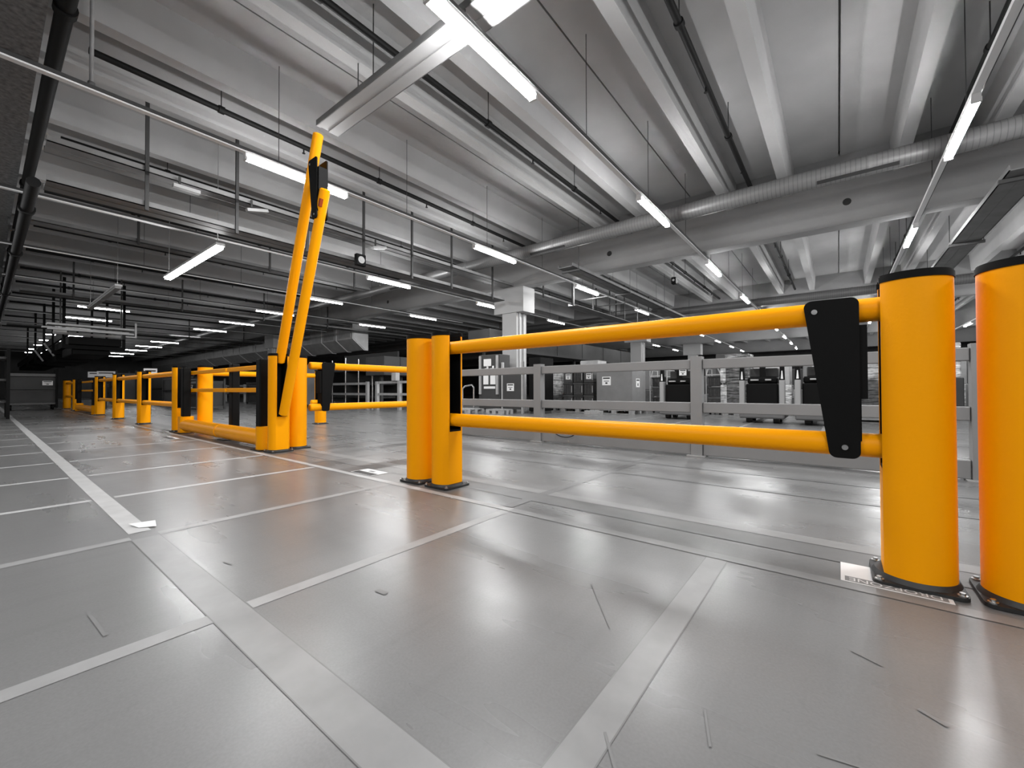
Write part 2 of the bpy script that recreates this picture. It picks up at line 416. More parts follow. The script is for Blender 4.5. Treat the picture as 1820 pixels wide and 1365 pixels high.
# row of fixed barriers
BAY = [(-8.85, None), (-11.40, -8.85), (-14.0, -11.40)]
tag_ = ['yellow barrier post left of the low rail walkway, at its far end', 'yellow slotted post with two short rails, next left from walkway', 'second slotted yellow barrier post left of the walkway']
def bay(x, x2, label):
    t = thing('safety_barrier', label, 'barrier', (x, 2.10, 0)); post_parts(t)
    if x2:
        L = x2 - x - .125
        for nm, z in (('upper_rail', ZU-.01), ('lower_rail', ZL-.03)): MB().rod((.02,0,z), (L,0,z), RR, 22).build(nm, 'yellow', t)
for (x, x2), lb in zip(BAY, tag_): bay(x, x2, lb)
bay(-16.6, -14.0, 'third slotted yellow barrier post left of the walkway')
# low crossing barrier between walkway posts
def crossing(xr, xl, xm, label):
    t = thing('crossing_barrier', label, 'barrier', (xm, 2.08, 0))
    a, b = xl - xm, xr - xm
    MB().rod((a+.02, 0, .132), (-.02, 0, .132), .097, 24).build('low_rail', 'yellow', t)
    MB().rod((.02, 0, .132), (b-.02, 0, .132), .097, 24).build('low_rail', 'yellow', t)
    for x in (a, b):
        e = MB(); ring_smooth(e, d_profile(), .012, .272, 41); e.xf(Matrix.Translation((x,0,0)) @ Matrix.Rotation(PI/2 if x > 0 else -PI/2, 4, 'Z')).build('end_block', 'yellow', t)
        MB().box((x-.118,-.13,.001), (x+.118,.13,.012)).build('base_plate', 'rubber', t)
        xx = x - (.10 if x > 0 else -.03)
        MB().rbox((xx-.06, -.06, .272 if x < 0 else .236), (xx+.06, .05, 1.07), .012).build('end_upright', 'black', t)
    MB().rbox((-.065, .10, .012), (.065, .20, 1.07), .012).build('middle_upright', 'black', t)
    MB().box((-.12,-.02,.001), (.12,.26,.0118)).build('base_plate', 'rubber', t)
    for p, q in ((a, -.04), (.02, b-.05)):
        for z in (.985, .70): MB().rbox((p, .05, z-.028), (q, .10, z+.028), .008).build('hand_rail', 'yellow', t)
crossing(-5.305, -8.45, -6.78, 'low fat yellow tube barrier with black uprights and thin yellow hand rails')
crossing(-16.98, -20.5, -18.7, 'distant low yellow barrier with black uprights near the end of the row')
t = thing('receiving_post', 'last yellow post but one at far left end of the row', 'post', (-21.2, 2.10, 0)); post_parts(t)
t = thing('receiving_post', 'last yellow post at the far left end of the row', 'post', (-23.4, 2.05, 0)); post_parts(t, ang=PI)
MB().rod((.12,0,ZU-.02), (2.06,0,ZU-.02), RR, 16).build('upper_rail', 'yellow', t); MB().rod((.12,0,ZL), (2.06,0,ZL), RR, 16).build('lower_rail', 'yellow', t)

# floor signs
def floor_sign(x, y, w, h, label, text=None):
    t = thing('floor_sign', label, 'floor sign', (x, y, 0))
    MB().box((0,0,.0018), (w,h,.0030)).build('sign_sheet', 'paper', t)
    MB().box((.012,.006,.0031), (w-.012,.052 if text else .075,.0036)).build('text_band', 'greyink' if text else 'ink', t)
    if text:
        cu = bpy.data.curves.new('lettering', 'FONT'); cu.body = text; cu.size = .045; cu.align_x = 'CENTER'; cu.align_y = 'CENTER'
        tmp = bpy.data.objects.new('text_source', cu); me = bpy.data.meshes.new_from_object(tmp); bpy.data.objects.remove(tmp)
        o = bpy.data.objects.new('lettering', me); COL.objects.link(o); o.parent = t
        o.location = (w/2, .029, .0040); o.rotation_euler = (0,0,PI); me.materials.clear(); me.materials.append(M['paper'])
    else:
        MB().box((w*.35,.10,.0031), (w*.6,h-.04,.0036)).build('symbol', 'greyink', t)
    return t
floor_sign(0.0, 1.938, 0.29, 0.20, 'white floor sign lettered DROPZONE half under the thick post', 'DROPZONE')
floor_sign(-3.28, 1.95, 0.30, 0.17, 'white floor sign on the line left of the gate post pair')
floor_sign(-8.0, 1.66, 0.5, 0.12, 'white floor sign near the far end of the low barrier')
tag(MB().add([(-2.89,.475,.012),(-2.80,.50,.004),(-2.755,.56,.006),(-2.85,.575,.014),(-2.82,.53,.02)], [(0,1,4),(1,2,4),(2,3,4),(3,0,4)]).build('paper_scrap', 'paper'), 'torn white paper scrap lying on the long floor line', 'paper')

# ---------------------------------------------------------------- grey guard fence behind the gate
GY = 4.62
t = thing('guard_fence', 'long grey guard fence behind the closed yellow gate', 'fence', (0, GY, 0))
gx = [-4.93, -3.16, -1.16, 0.84, 2.84]
for x in gx:
    p = MB().box((x-.055, -.05, .0), (x+.055, .055, 1.035)).build('fence_post', 'grey', t)
    MB().box((x-.09, -.09, .001), (x+.09, .09, .012)).build('post_foot', 'steel', p)
for i in range(len(gx)-1):
    a, b = gx[i]+.058, gx[i+1]-.058
    for nm, z0, z1 in (('top_rail', .905, 1.005), ('middle_rail', .452, .557), ('kick_plate', .012, .155)):
        MB().rbox((a, -.03, z0), (b, .035, z1), .006).build(nm, 'grey', t)
tag(MB().tube([(-2.72+.155*math.cos(a), GY-.075, .17-.075*math.sin(a)) for a in [x*PI/14 for x in range(15)]], .006, 8).build('loose_cable', 'pipe'), 'thin black cable loop against the grey kick plate under the closed gate', 'cable')

# ---------------------------------------------------------------- ceiling services
TX = [5.0, 1.19, -2.50, -6.14, -10.15, -13.95, -17.7, -21.75, -25.35, -29.6, -33.9, -38.0, -42.3, -46.8, -51.1]
TNAME = ['rightmost', 'right hand', 'middle', 'raised gate'] 
LZ = 3.76
VROW = [2.12, 6.51, 10.92, 15.5, 19.9, 24.4, 28.8, 33.2, 37.5]
def hp(p): return p
track_word = {1.19: 'above the thick posts', -2.50: 'ending in the big bright light', -6.14: 'passing behind the raised gate', -10.15: 'one left of the raised gate'}
def lamp_proto():
    t = bpy.data.objects.new('ceiling_light', None); COL.objects.link(t); t.empty_display_size = .1
    MB().box((-.036,0,.032), (.036,1.46,.0775)).build('lamp_housing', 'white', t)
    pr = [(-.043,.031), (-.036,-.012), (.036,-.012), (.043,.031)]
    A = [(x,.02,z) for x, z in pr]; B = [(x,1.44,z) for x, z in pr]
    g = MB().add(A+B, [(0,1,5,4),(1,2,6,5),(2,3,7,6)]).build('lamp_tube', 'lamp', t)
    if g.data.polygons[1].normal.z > 0: g.data.flip_normals()
    for y in (0, 1.435): MB().box((-.042,y,-.018), (.042,y+.025,.0318)).build('end_cap', 'white', t)
    return t
LP = lamp_proto(); index_kids()
first = [True]
def lamp(x, y, z, label, group, m=None, rz=0):
    if first[0]: o = LP; first[0] = False
    else: o = copy_tree(LP)
    o.location = (x, y, z); o.rotation_euler = (0,0,rz); tag(o, label, 'light', group)
    if m:
        for ch in (KIDS.get(o.name) or [c for c in bpy.data.objects if c.parent == o]):
            if ch.name.startswith('lamp_tube'):
                ch.data = MESH_BY.setdefault(m, None) or ch.data.copy(); MESH_BY[m] = ch.data
                ch.data.materials[0] = M[m]; ch.scale = (.8, 1, .75)
    return o
MESH_BY = {}
for ti, x in enumerate(TX):
    where = track_word.get(x) or ('off to the far right' if x > 2 else '%s left of the raised gate' % ['two','three','four','five','six','seven','eight','nine','ten','eleven','twelve'][ti-5])
    t = thing('lighting_track', 'pale ceiling lighting track %s' % where, 'lighting track', (x, 0, LZ), group='lighting tracks under the ceiling')
    y1 = 40 if x > -12 else 14 if x > -19 else 11.5
    MB().box((-.034,-7,.078), (.034,y1,.125)).build('track_rail', 'whiter', t)
    MB().box((.036,-7,.095), (.050,y1,.130)).build('track_cable', 'strut', t)
    yy = [.35 + 2.2*q for q in range(9 if x > -12 else 5)] if x > -23 else []
    yy = [q for q in yy if q < y1 and not any(a-.1 < q < b+.1 for a, b in BEAMS)]
    parts('hanger_rod', 'strut', t, MB().cyl((0,0,.125), (0,0,SL-LZ), .005, 5), [(0,q,0) for q in yy])
    n = 0
    for j, y in enumerate(VROW + [-2.4, -6.9]):
        if j == 0 and x in (-10.15, -13.95, -17.7): continue
        if y > y1 - 2: continue
        if x < -21 and y > 8: continue
        if y < 0 and x < -30: continue
        behind = y < 0  # unseen rows behind the camera, added to light the near floor
        m = None if x > -12 else ('lampdim')
        if (y > 14 or y < 0) and x < -5: m = 'lampdim'
        if behind: lb = 'added strip light on track %s, %s row behind the viewer' % (where, 'first' if y > -4 else 'second')
        else: n += 1; lb = '%s lit strip light on the ceiling track %s' % (ORD[j] + ' row', where)
        lamp(x, y, LZ, lb, 'strip lights on the ceiling tracks', m)
# crosswise lamps
def cross_lamp(x0, x1, y, z, lit, label):
    t = thing('ceiling_light', label, 'light', (x0, y, z))
    L = x1 - x0
    MB().box((0,-.07,.0), (L,.07,.05)).build('lamp_housing', 'white', t)
    for a, b in ((.05, L/2-.04), (L/2+.04, L-.05)):
        g = MB().add([(a,-.06,-.001),(b,-.06,-.001),(b,.06,-.001),(a,.06,-.001),(a,-.055,-.045),(b,-.055,-.045),(b,.055,-.045),(a,.055,-.045)], [(4,7,6,5),(0,4,5,1),(2,6,7,3),(1,5,6,2),(3,7,4,0)]).build('lamp_tube', lit, t)
        if g.data.polygons[0].normal.z > 0: g.data.flip_normals()
    parts('hanger_rod', 'chrome', t, MB().cyl((0,0,.05), (0,0,SL-z), .006, 6), [(.15,0,0),(L-.15,0,0)])
cross_lamp(-12.2, -8.72, 2.64, 3.30, 'lamphalf', 'lit double strip light hung crosswise left of the raised gate')
cross_lamp(-18.6, -14.1, 2.10, 3.30, 'panel', 'unlit strip light hung crosswise above the far black conveyor')

# wide pale channel over the raised gate
t = thing('ceiling_channel', 'wide pale grooved channel hung crosswise above the raised gate', 'channel', (0, 0, 3.98))
MB().box((-5.07,2.545,.0), (4.5,2.60,.05)).box((-5.07,2.60,.012), (4.5,2.70,.05)).box((-5.07,2.70,0), (4.5,2.83,.05)).build('channel_tray', 'panel', t)
MB().box((-5.07,2.54,.0), (4.5,2.549,.07)).box((-5.07,2.826,.0), (4.5,2.835,.085)).build('channel_edge', 'steel_dark', t)
parts('hanger_rod', 'strut', t, MB().cyl((0,2.82,.05), (0,2.82,SL-3.98), .007, 6), [(x,0,0) for x in (-4.59, -4.27, -1.6, 1.4)])

# sprinkler pipes
PX = [JX + PER/2 + k*PER for k in range(3, -16, -1)]
def pipe(x, y0, y1, label):
    t = thing('sprinkler_pipe', label, 'pipe', (x, 0, 4.70), group='black sprinkler pipes along the ceiling')
    MB().cyl((0,y0,0), (0,y1,0), .040, 12).build('pipe_run', 'pipe', t)
    if x < -26: return
    n = int((y1-y0)/2.6)
    parts('pipe_coupling', 'pipe', t, MB().cyl((0,0,0), (0,.07,0), .054, 12), [(0,y0+1.3+2.6*i,0) for i in range(n)])
    parts('pipe_hanger', 'strut', t, MB().cyl((0,0,.04), (0,0,SL-4.70), .007, 5), [(0,y0+1.335+2.6*i,0) for i in range(n)])
    parts('sprinkler_head', 'pipe', t, MB().cyl((0,0,-.035), (0,0,-.10), .012, 6).cyl((0,0,-.10), (0,0,-.106), .026, 8), [(0,y0+2.5+2.6*i,0) for i in range(n)])
for i, x in enumerate(PX):
    k = i - 3
    nm = 'nearest the right posts' if i < 3 else ('%s from the right' % ORD[i])
    pipe(x, 0.75, 10.2, 'black sprinkler pipe in the near ceiling bay, %s' % ('%s from the right' % ORD[i] if i < 18 else 'last at far left'))
    if x > -22: pipe(x, 21.5, 30.5, 'black sprinkler pipe beyond the second beam, %s' % ('%s from the right' % ORD[i]))
    if x > -12: pipe(x, 11.0, 20.2, 'black sprinkler pipe beyond the big beam, %s' % ('%s from the right' % ORD[i]))
t = thing('main_pipe', 'thick black main pipe crossing the ceiling at upper left', 'pipe', (0, .50, 4.58))
MB().cyl((-30,0,0), (3,0,0), .072, 16).build('pipe_run', 'pipe', t)
parts('pipe_coupling', 'pipe', t, MB().cyl((0,0,0), (.1,0,0), .092, 16), [(x,0,0) for x in (-24,-18,-12,-6.2,-4.8)])
t = thing('hanging_main_pipe', 'second dark pipe low beside the left ceiling edge', 'pipe', (0, .44, 3.68))
MB().cyl((-40,0,0), (-9,0,0), .075, 12).build('pipe_run', 'pipe', t)
parts('pipe_coupling', 'pipe', t, MB().cyl((0,0,0),(.12,0,0), .10, 12), [(x,0,0) for x in (-30,-20,-14,-10.5)])
parts('pipe_strap', 'strut', t, MB().box((0,-.16,.0),(.04,-.13,.21)).box((0,-.16,-.02),(.04,-.07,.01)), [(x,0,0) for x in (-26,-17,-12)])

# spiral duct in front of the big beam
t = thing('spiral_duct', 'round spiral air duct running along the big concrete beam', 'duct', (0, 8.57, 4.20))
MB().cyl((X0+.5,0,0), (X1-.3,0,0), .15, 28).build('duct_tube', 'spiral', t)
parts('duct_collar', 'steel_dark', t, MB().cyl((0,0,0), (.05,0,0), .155, 28), [(-28.6+2.9*i,0,0) for i in range(14)])
for x in (-17.67, -11.86, -6.05, -.24, 5.57):
    c = Vector((x+.5, -.15*math.cos(math.radians(50)), -.15*math.sin(math.radians(50))))
    MB().obox(c, (1.0, .014, .055), Matrix.Rotation(math.radians(50), 3, 'X')).build('air_slot', 'ink', t)
t = thing('spiral_duct', 'second round air duct along the farther concrete beam', 'duct', (0, 19.2, 4.15))
MB().cyl((-40,0,0), (12,0,0), .16, 20).build('duct_tube', 'spiral', t)
parts('duct_collar', 'steel_dark', t, MB().cyl((0,0,0), (.05,0,0), .165, 20), [(-17+2.9*i,0,0) for i in range(10)])

# cable trays
def tray_v(x, y0, y1, z, w, label, struts=None, ztop=SL, m='steel_dark', brackets=()):
    t = thing('cable_tray', label, 'cable tray', (x, 0, z))
    b = MB().box((-w,y0,0), (0,y1,.012)).box((-.012,y0,0), (0,y1,.085)).box((-w,y0,0), (-w+.012,y1,.085))
    b.box((-w*.55,y0,-.004),(-w*.5,y1,.001)); b.build('tray_channel', m, t)
    parts('cable_run', 'pipe', t, MB().cyl((0,y0+.1,.030), (0,y1-.1,.030), .016, 6), [(-w+.06+i*.06,0,0) for i in range(4)])
    if struts: parts('hanger_strut', 'strut', t, MB().box((.001,-.022,-.06), (.04,.022,ztop-z)), [(0,y,0) for y in struts])
    if brackets:
        parts('tray_bracket', 'strut', t, MB().box((-w-.04,-.025,-.06), (.05,.025,-.005)), [(0,y,0) for y in brackets])
        parts('hanger_rod', 'strut', t, MB().cyl((.03,0,-.01), (.03,0,SL-z), .007, 6), [(0,y,0) for y in brackets])
    return t
SY = (1.49, 2.66, 3.85, 5.06, 6.35, 7.65)
tray_v(-8.03, .5, 18.8, 3.94, .42, 'upper dark cable tray on black struts left of the column', SY + (9.3,12,14,16,18), m='tray_steel')
tray_v(-8.03, .5, 9.9, 3.42, .42, 'lower dark cable tray on black struts behind the raised gate', SY + (9.3,), ztop=3.94)
tray_v(2.30, 8.7, 24, 3.68, .42, 'grey cable tray with black brackets above the thick posts', None, brackets=(9.0, 12.4, 15.6, 19))
tray_v(-5.00, 8.75, 24, 3.66, .40, 'grey cable tray passing under the beam over the closed gate', None, brackets=(9.0, 12.2, 15.4, 18.6))
tray_v(-12.6, .5, 8.2, 4.1, .35, 'dark cable tray high at left with thin struts', (2.2, 5.0, 7.6))
tray_v(-19.2, .7, 16, 3.7, .45, 'distant dark cable tray at far left', (1.8, 4.6, 7.4, 10.2))
tray_v(-29.5, .7, 11.3, 3.7, .45, 'farthest dark cable tray at far left', (1.8, 4.6, 7.4, 10.2))
h = MB()
tr = thing('cable_tray', 'small cable tray on thin struts and cross bars beside the column top', 'cable tray', (-6.45, 11.0, 3.2))
MB().box((0,0,0), (.35,9,.02)).box((0,0,0), (.012,9,.09)).build('tray_channel', 'steel_dark', tr)
parts('hanger_strut', 'strut', tr, MB().box((0,0,0.02), (.035,.035,SL-3.2)), [(0,y,0) for y in (.3,1.6,2.9,4.2,5.5,6.8)])
parts('cross_bar', 'strut', tr, MB().box((-.1,0,.35), (.9,.03,.38)), [(0,y,0) for y in (.9,2.2,3.5)])
# small things on the trays
t = thing('hanging_loudspeaker', 'square black speaker with round cone on the cable tray', 'speaker', (-7.985, 4.93, 3.34))
MB().rbox((0,-.11,-.02), (.10,.11,.22), .012).build('speaker_box', 'black', t)
MB().cyl((.1005,0,.10), (.104,0,.10), .075, 24).cyl((.104,0,.10), (.108,0,.10), .03, 16).build('speaker_cone', 'steel', t)
for i, (y, lb) in enumerate(((1.95, 'small grey fitting under the upper tray near the left strut'), (2.95, 'small tilted grey bracket lamp under the upper cable tray'), (5.4, 'small tilted bracket lamp on the tray right of the raised gate'))):
    t = thing('tray_fitting', lb, 'fitting', (-7.95, y, 3.86))
    MB().obox((0,0,-.03), (.09,.34,.05), Matrix.Rotation(.25*(i>0),3,'X')).build('fitting_body', 'steel', t)
    MB().box((-.02,-.1,0), (.0,-.07,.13)).build('fitting_arm', 'strut', t)
t = thing('ceiling_camera', 'small black box hanging from a rod below the beam', 'camera', (-3.3, 11.0, 3.52))
MB().rbox((-.06,-.06,-.12), (.06,.08,.05), .01).build('camera_body', 'black', t); MB().cyl((0,0,.05), (0,0,SL-3.53), .008, 6).build('hanger_rod', 'strut', t)
MB().cyl((0,-.062,-.03),(0,-.066,-.03),.03,12).build('camera_lens','chrome',t)

t = thing('cable_tray', 'broad dark perforated tray under the near beam at the upper left edge', 'cable tray', (0, 0, 3.8915))
MB().box((-48,-.35,0), (-3.6,.318,.007)).build('tray_channel', 'perforated', t)
MB().box((-48,.306,.0075), (-3.6,.318,.095)).build('tray_side', 'steel_dark', t)
t = thing('conduit_drop', 'thin grey conduit dropping to the lighting track at upper left', 'conduit', (-6.14, .69, LZ+.127))
MB().cyl((0,0,0.01),(0,0,SL-LZ-.127),.018,10).build('conduit_pipe', 'steel', t); MB().cyl((0,0,0),(0,0,.05),.03,10).build('conduit_foot', 'steel_dark', t)
# big rectangular duct at left
t = thing('rectangular_duct', 'big galvanised rectangular air duct with flanges and bright outlets', 'duct', (0, 12.0, 0))
sec = [(0,4.12),(0,3.38),(.66,2.84),(.85,2.84),(.85,4.12)]
MB().prism(sec, -62+.4, -19.9, plane='yz').build('duct_body', 'duct_steel', t)
s2 = [(-.03,4.15),(-.03,3.365),(.645,2.81),(.88,2.81),(.88,4.15)]
parts('duct_flange', 'whiter', t, MB().prism(s2, -.05, 0, plane='yz'), [(x,0,0) for x in (-19.95, -21.6, -23.2, -25.6, -27.4, -30, -32.5, -35.5, -39, -43)])
for a, b in ((-21.5,-20.1), (-23.1,-21.75), (-25.4,-24.4), (-27.3,-26.2), (-30.7,-29.2), (-34,-32.8), (-38,-36.6), (-42.5,-41)):
    MB().box((a+.14,-.02,3.46), (b-.12,-.001,4.04)).build('duct_outlet', 'steel', t)

# far-left overhead conveyor
t = thing('overhead_conveyor', 'black overhead conveyor hanging at far left above the barriers', 'conveyor', (0, 0, 0))
MB().box((-52,1.9,2.35), (-21.2,3.25,2.62)).build('conveyor_bed', 'black', t)
MB().box((-52,1.8,2.62), (-21.2,1.88,2.9)).box((-52,3.27,2.62), (-21.2,3.35,2.9)).build('side_guard', 'strut', t)
for x in (-21.5, -25, -29, -34, -40): 
    MB().box((x-.05,1.75,2.2), (x+.05,1.83,SL)).box((x-.05,3.32,2.2), (x+.05,3.4,SL)).box((x-.06,1.75,2.2),(x+.06,3.4,2.34)).build('conveyor_frame', 'black', t)
MB().rbox((-24.5,2.0,2.0), (-21.7,3.0,2.34), .03).build('drive_unit', 'black', t); MB().rbox((-31,2.0,1.95),(-27,3.0,2.34),.03).build('drive_unit', 'black', t)
for x in (-26.5, -31.5): MB().obox((x,1.78,2.45), (.1,.06,.6), Matrix.Rotation(.5,3,'X')).build('side_strip', 'steel', t)
t = thing('steel_platform', 'bright steel frame hung under the ceiling at far left', 'frame', (-20.5, 0, 2.85))
MB().box((0,1.3,0), (.5,3.4,.06)).box((.1,1.2,-.10),(.3,3.3,-.05)).box((.46,1.3,-.16), (.5,3.4,-.1)).build('platform_deck', 'steel', t)
MB().box((-.6,1.5,-.2),(-.5,3.2,-.12)).cyl((.3,1.45,-.16),(.35,1.75,-.17),.07,12).build('cross_tube', 'white', t)
MB().box((.3,3.45,-.2),(.34,3.5,.3)).box((.3,3.2,-.24),(.34,3.5,-.2)).build('end_bracket', 'steel', t)
MB().box((.05,1.6,.06),(.09,1.64,SL-2.85)).box((.05,3.1,.06),(.09,3.14,SL-2.85)).build('hanger_strut', 'strut', t)

exec_bg = True
# ---------------------------------------------------------------- background goods
def label_on(parent, x, y, z, w, h, face='y', name='paper_label'):
    """white printed sheet on a -y face (face 'y') or a +x face (face 'x')"""
    s = MB(); k = MB()
    if face == 'y':
        s.box((x-w/2,y-.006,z-h/2), (x+w/2,y-.001,z+h/2)); k.box((x-w*.4,y-.0085,z+h*.24), (x+w*.4,y-.0062,z+h*.40))
        k.box((x-w*.3,y-.0085,z-.05*h), (x+w*.3,y-.0062,z+.02*h)).box((x-w*.12,y-.0085,z-.34*h), (x+w*.12,y-.0062,z-.16*h))
    else:
        s.box((x+.001,y-w/2,z-h/2), (x+.006,y+w/2,z+h/2)); k.box((x+.0062,y-w*.4,z+h*.24), (x+.0085,y+w*.4,z+h*.40))
        k.box((x+.0062,y-w*.12,z-.34*h), (x+.0085,y+w*.12,z-.05*h))
    o = s.build(name, 'paper', parent); k.build('print', 'ink', o)
def pallet(x, y, label, w=1.2, d=.8, rz=0):
    t = thing('pallet', label, 'pallet', (x, y, 0), rz, 'wooden pallets behind the grey fence')
    m = MB()
    for i in range(5): m.box((-w/2, -d/2+i*d/5+.01, .122), (w/2, -d/2+(i+1)*d/5-.03, .144))
    m.build('deck_board', 'wood', t)
    m = MB()
    for yy in (-d/2+.05, 0, d/2-.05):
        for xx in (-w/2+.07, 0, w/2-.07): m.box((xx-.07,yy-.05,.022), (xx+.07,yy+.05,.10))
    m.build('pallet_block', 'wood', t)
    m = MB()
    for yy in (-d/2+.05, 0, d/2-.05): m.box((-w/2,yy-.05,.001), (w/2,yy+.05,.022)).box((-w/2,yy-.05,.10), (w/2,yy+.05,.122))
    m.build('runner_board', 'wood', t)
    return t
def crate(x, y, z, w, d, h, label, m='crate', lab=None, group='dark plastic crates on the pallets', clip=True):
    t = thing('plastic_crate', label, 'crate', (x, y, z), group=group)
    MB().rbox((-w/2,-d/2,0), (w/2,d/2,h-.04), .012).build('crate_body', m, t)
    MB().rbox((-w/2-.012,-d/2-.012,h-.055), (w/2+.012,d/2+.012,h-.002), .008).build('crate_rim', m, t)
    r = MB()
    for xx in (-w*.3, 0, w*.3): r.box((xx-.012,-d/2-.010,.03), (xx+.012,-d/2-.001,h-.06))
    r.box((-w*.46,-d/2-.010,h*.45),(w*.46,-d/2-.001,h*.49)); r.build('crate_rib', 'crate2', t)
    if lab: label_on(t, lab[0], -d/2-.010, h*.5, lab[1], lab[2])
    if clip: MB().box((w*.40,-d/2-.014,h*.2),(w*.47,-d/2-.001,h*.75)).build('crate_latch', 'steel', t)
    return t

# pallet of dark crates left of the carton
pallet(-6.19, 11.5, 'wooden pallet under the dark crate stacks beside the big carton', 1.15, .85)
for i, (x, w) in enumerate(((-6.53,.31),(-6.18,.31),(-5.83,.31))):
    for k in range(3):
        nm = ['lower', 'middle', 'upper'][k]; cn = ['left', 'centre', 'right'][i]
        crate(x, 11.5, .147+.375*k, w, .78, .37, '%s dark crate of the %s stack left of the big carton' % (nm, cn), 'crate' if (i+k)%2 else 'crate2',
              (0.02, .17, .17) if k == 2 and i != 1 else None)
# big grey carton
pallet(-4.93, 11.4, 'wooden pallet under the big grey carton', 1.15, 1.05)
t = thing('cardboard_carton', 'big plain grey carton with two white labels', 'carton', (-4.93, 11.4, .147))
MB().rbox((-.53,-.50,0), (.53,.50,1.06), .012).build('carton_body', 'carton', t)
MB().box((-.53,-.03,1.061),(.53,.03,1.064)).build('carton_tape', 'mid', t)
label_on(t, -.22, -.50, .78, .26, .24); label_on(t, .53, -.1, .72, .26, .24, 'x')
tag(MB().box((-5.6,10.42,.001),(-5.1,10.58,.10)).build('timber_block','wood'), 'pale timber block on the floor before the pallets', 'timber')
# white wrapped goods
pallet(-7.18, 11.75, 'wooden pallet under the white wrapped goods', .75, .9)
t = thing('wrapped_goods', 'goods wrapped in bright white film beside the dark crates', 'wrapped goods', (-7.18, 11.75, .147))
MB().rbox((-.36,-.42,0),(.36,.42,.34),.05).build('lower_sack', 'wrapd', t); MB().rbox((-.34,-.40,.345),(.34,.40,.80),.07).rbox((-.30,-.36,.795),(.32,.36,1.18),.09).build('upper_sack', 'wrapw', t)
# dark crate / roll cage stack right of carton
def roll_cage(x, y, w, label, fill='crate', rz=0):
    t = thing('roll_cage', label, 'roll cage', (x, y, 0), rz)
    MB().box((-w/2,-.35,.14),(w/2,.35,.18)).build('cage_base', 'steel_dark', t)
    m = MB()
    for xx in (-w/2+.015, w/2-.015):
        for yy in (-.33,.33): m.cyl((xx,yy,.18),(xx,yy,1.25),.014,8)
        for z in (.3,.55,.8,1.05,1.24): m.cyl((xx,-.33,z),(xx,.33,z),.008,6)
    m.build('cage_frame', 'steel', t)
    MB().tube([(-.18,-.38,1.09),(-.14,-.38,1.25),(-.06,-.38,1.31),(.06,-.38,1.31),(.12,-.38,1.19),(.16,-.38,1.09)], .016, 8).box((-.2,-.40,1.06),(.2,-.345,1.09)).build('push_handle', 'steel', t)
    parts('caster_wheel', 'black', t, MB().cyl((-.018,0,0),(.018,0,0),.06,14), [(xx,yy,.062) for xx in (-w/2+.1,w/2-.1) for yy in (-.27,.27)])
    return t
roll_cage(-4.12, 12.5, .52, 'roll cage with bent handle right of the grey carton')
for k in range(3): crate(-4.12, 12.5, .185+.29*k, .40, .55, .28, ['lowest','middle','topmost'][k] + ' crate in the roll cage right of the grey carton', 'crate2' if k==1 else 'crate', None, 'crates in the roll cages', False)
roll_cage(-2.62, 12.5, .44, 'roll cage behind the fence post, left of the wrapped pallet')
for k in range(3): crate(-2.62, 12.5, .185+.29*k, .33, .55, .28, ['lowest','middle','topmost'][k] + ' crate in the roll cage left of the wrapped pallet', 'crate2' if k==0 else 'crate', None, 'crates in the roll cages', False)
# wrapped dark pallet
pallet(-2.03, 12.25, 'wooden pallet under the dark wrapped load', .66, .9)
t = thing('wrapped_load', 'dark shiny load wrapped in stretch film between two trucks', 'wrapped goods', (-2.03, 12.25, .147))
m = MB(); n = 28; zs = [i*.11 for i in range(14)]
for i, z in enumerate(zs[:-1]):
    pass
vs = []; 
for i, z in enumerate(zs):
    for j in range(n):
        a = 2*PI*j/n; c, s_ = math.cos(a), math.sin(a); q = (abs(c)**5 + abs(s_)**5)**(-.2)
        rr = 1 + .03*math.sin(j*1.7+i*2.3) + .02*math.sin(i*3.1)
        vs.append((.29*q*c*rr, .42*q*s_*rr, z))
fs = [(i*n+j, i*n+(j+1)%n, (i+1)*n+(j+1)%n, (i+1)*n+j) for i in range(len(zs)-1) for j in range(n)] + [tuple(range(n-1,-1,-1)), tuple((len(zs)-1)*n+j for j in range(n))]
m.add(vs, fs, True).build('film_wrap', 'wrapd', t)
MB().rbox((-.36,-.50,.0),(-.22,-.44,.65),.02).build('loose_film', 'wrapw', t); MB().rbox((-.36,-.52,.70),(-.24,-.42,1.3),.03).build('white_roll', 'wrapw', t)
